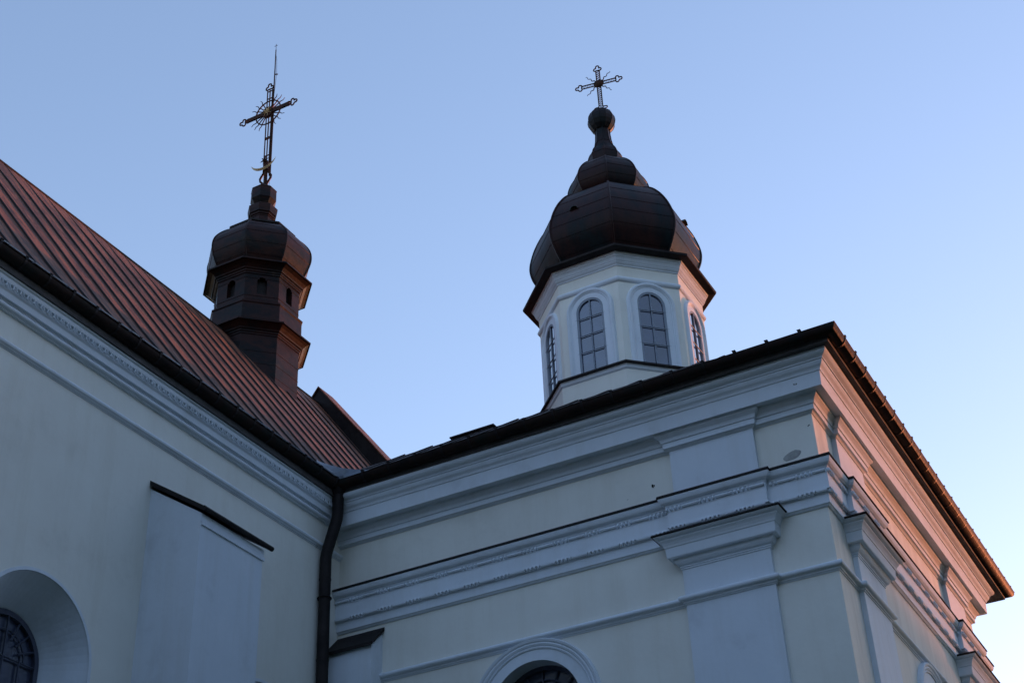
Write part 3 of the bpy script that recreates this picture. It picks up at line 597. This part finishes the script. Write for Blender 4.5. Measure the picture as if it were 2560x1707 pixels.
fin = [(.215,17.58),(.215,17.77),(.225,17.775),(.225,17.80),(.245,17.81),(.25,17.845),(.275,17.855),(.28,17.90),(.29,17.95),(.295,18.02),(.24,18.07),(.175,18.09),(.19,18.12),(.235,18.20),(.255,18.23),(.25,18.46),(.258,18.475),(.24,18.50),(.13,18.555)]
b = MB(); b.lathe(fin, TC); b.lathe([(.13,18.54),(.128,18.58),(.10,18.63),(.06,18.67)], TC, 12, 15); b.build('finial', 'turret', tu)
# turret cross with sunburst, star and crescent
X = MB(); kc = Vector((-14.30, 17.61, 20.58)); ax = Vector((1,0,0)); yy = Vector((0,-1,0))
tilt = lambda z: -14.255-.03*(z-18.7)/2.4
def pt(dx, z, dy=0): return (tilt(z)+dx, 17.61+dy, z)
for dx in (-.062, 0, .062): X.tube([pt(dx,18.98), pt(dx,21.18)], .0135, 5)
X.tube([pt(.075,18.9,.03), pt(.075,20.6,.03)], .024, 6)
for z in (19.42, 19.86, 19.90, 20.28, 20.95, 21.15): X.tube([pt(-.065,z), pt(.065,z)], .014, 5)
X.tube([pt(0,18.62), pt(0,19.28)], .04, 6)
for s in (-1, 1):                        # scrolls at the foot
    X.tube([pt(s*.03,18.66), pt(s*.06,18.72), pt(s*.125,18.80), pt(s*.135,18.86), pt(s*.10,18.92), pt(s*.055,18.98), pt(s*.055,19.05)], .022, 6)
for s in (-1, 1):                        # flat box arms
    P = [(.05,-.048),(.52,-.045),(.52,.045),(.05,.048)]
    X.add([tuple(kc+ax*s*u+zz*v+yy*.018) for u, v in P]+[tuple(kc+ax*s*u+zz*v-yy*.018) for u, v in P], [(0,1,2,3),(7,6,5,4),(0,4,5,1),(1,5,6,2),(2,6,7,3)])
    X.tube(trefoil(kc+ax*s*.60, ax*s, zz, .052), .015, 5, True); X.tube([tuple(kc+ax*s*.50+(ax*math.cos(R(a))*s+zz*math.sin(R(a)))*.055) for a in range(0,360,45)], .014, 5, True)
X.tube(trefoil(kc+zz*.665, zz, ax, .055), .015, 5, True)
kx = X.build('cross', 'iron', tu)
b = MB(); b.tube([tuple(kc+(ax*math.cos(R(a))+zz*math.sin(R(a)))*.30) for a in range(0,360,12)], .015, 5, True); b.build('halo_ring', 'iron', kx)
b = MB(); rows = [[tuple(kc+yy*d+(ax*math.cos(2*math.pi*k/16)+zz*math.sin(2*math.pi*k/16))*r) for k in range(16)] for r, d in ((.001,-.04),(.13,-.03),(.135,0),(.13,.03),(.001,.04))]
b.grid(rows, True); b.build('disc', 'iron', kx)
for k in range(20):
    a = R(9+18*k)
    if abs(math.sin(a)) < .2 or abs(math.cos(a)) < .2: continue
    d = ax*math.cos(a)+zz*math.sin(a); q = ax*-math.sin(a)+zz*math.cos(a)
    b = MB(); b.tube([tuple(kc+d*.12)]+wavy(kc, d, q, .30, .455, .012, 8, 1.2), .0125, 5, r1=.006); b.build('ray', 'iron', kx)
def star(name, c, r0, r1, n, m_, d0):
    b = MB(); P = [tuple(Vector(c)+(ax*math.cos(math.pi*k/n+.2)+zz*math.sin(math.pi*k/n+.2))*(r0 if k % 2 == 0 else r1)) for k in range(2*n)]
    b.add(P+[tuple(Vector(c)+yy*d0), tuple(Vector(c)-yy*d0)], [(k, (k+1) % (2*n), 2*n) for k in range(2*n)]+[((k+1) % (2*n), k, 2*n+1) for k in range(2*n)]); b.build(name, m_, kx)
star('gilded_star', tuple(kc+yy*.05), .135, .04, 8, 'gold', .025); star('small_star', pt(-.01,19.27,-.05), .115, .04, 6, 'iron', .03)
b = MB(); A = []; c0 = Vector(pt(-.02, 19.36, -.06)); n_ = 17                 # crescent
for k in range(n_):
    a = R(205+130*k/(n_-1)); th = .036*math.sin(math.pi*k/(n_-1))+.002
    p = c0+(ax*math.cos(a)*1.06+zz*math.sin(a)*.98)*.31; q = (ax*math.cos(a)+zz*math.sin(a)).normalized()
    A.append([tuple(p+q*th), tuple(p+yy*th*.7), tuple(p-q*th), tuple(p-yy*th*.7)])
b.grid(A, True); b.build('crescent', 'gold', kx, True)
b = MB(); b.tube([(-14.205,17.63,20.7), (-14.212,17.63,21.6), (-14.222,17.63,22.30)], .016, 6, r1=.011); b.tube([(-14.222,17.63,22.30),(-14.224,17.63,22.47)], .006, 4); b.tube([(-14.262,17.63,22.42),(-14.188,17.63,22.42)], .007, 4); b.tube([(-14.212,17.63,21.6),(-14.14,17.63,21.57)], .014, 5)
rod = b.build('lightning_rod', 'iron', kx)
b = MB(); b.tube([(-14.222,17.62,22.25),(-14.16,17.60,21.95),(-14.14,17.60,21.57),(-14.17,17.60,21.0),(-14.20,17.60,20.5),(-14.165,17.60,19.9),(-14.18,17.60,19.2),(-14.15,17.58,18.98),(-14.08,17.52,18.5)], .0045, 4); b.build('cable', 'iron', rod)

for o in bpy.data.objects:
    if '_o' in o: del o['_o']
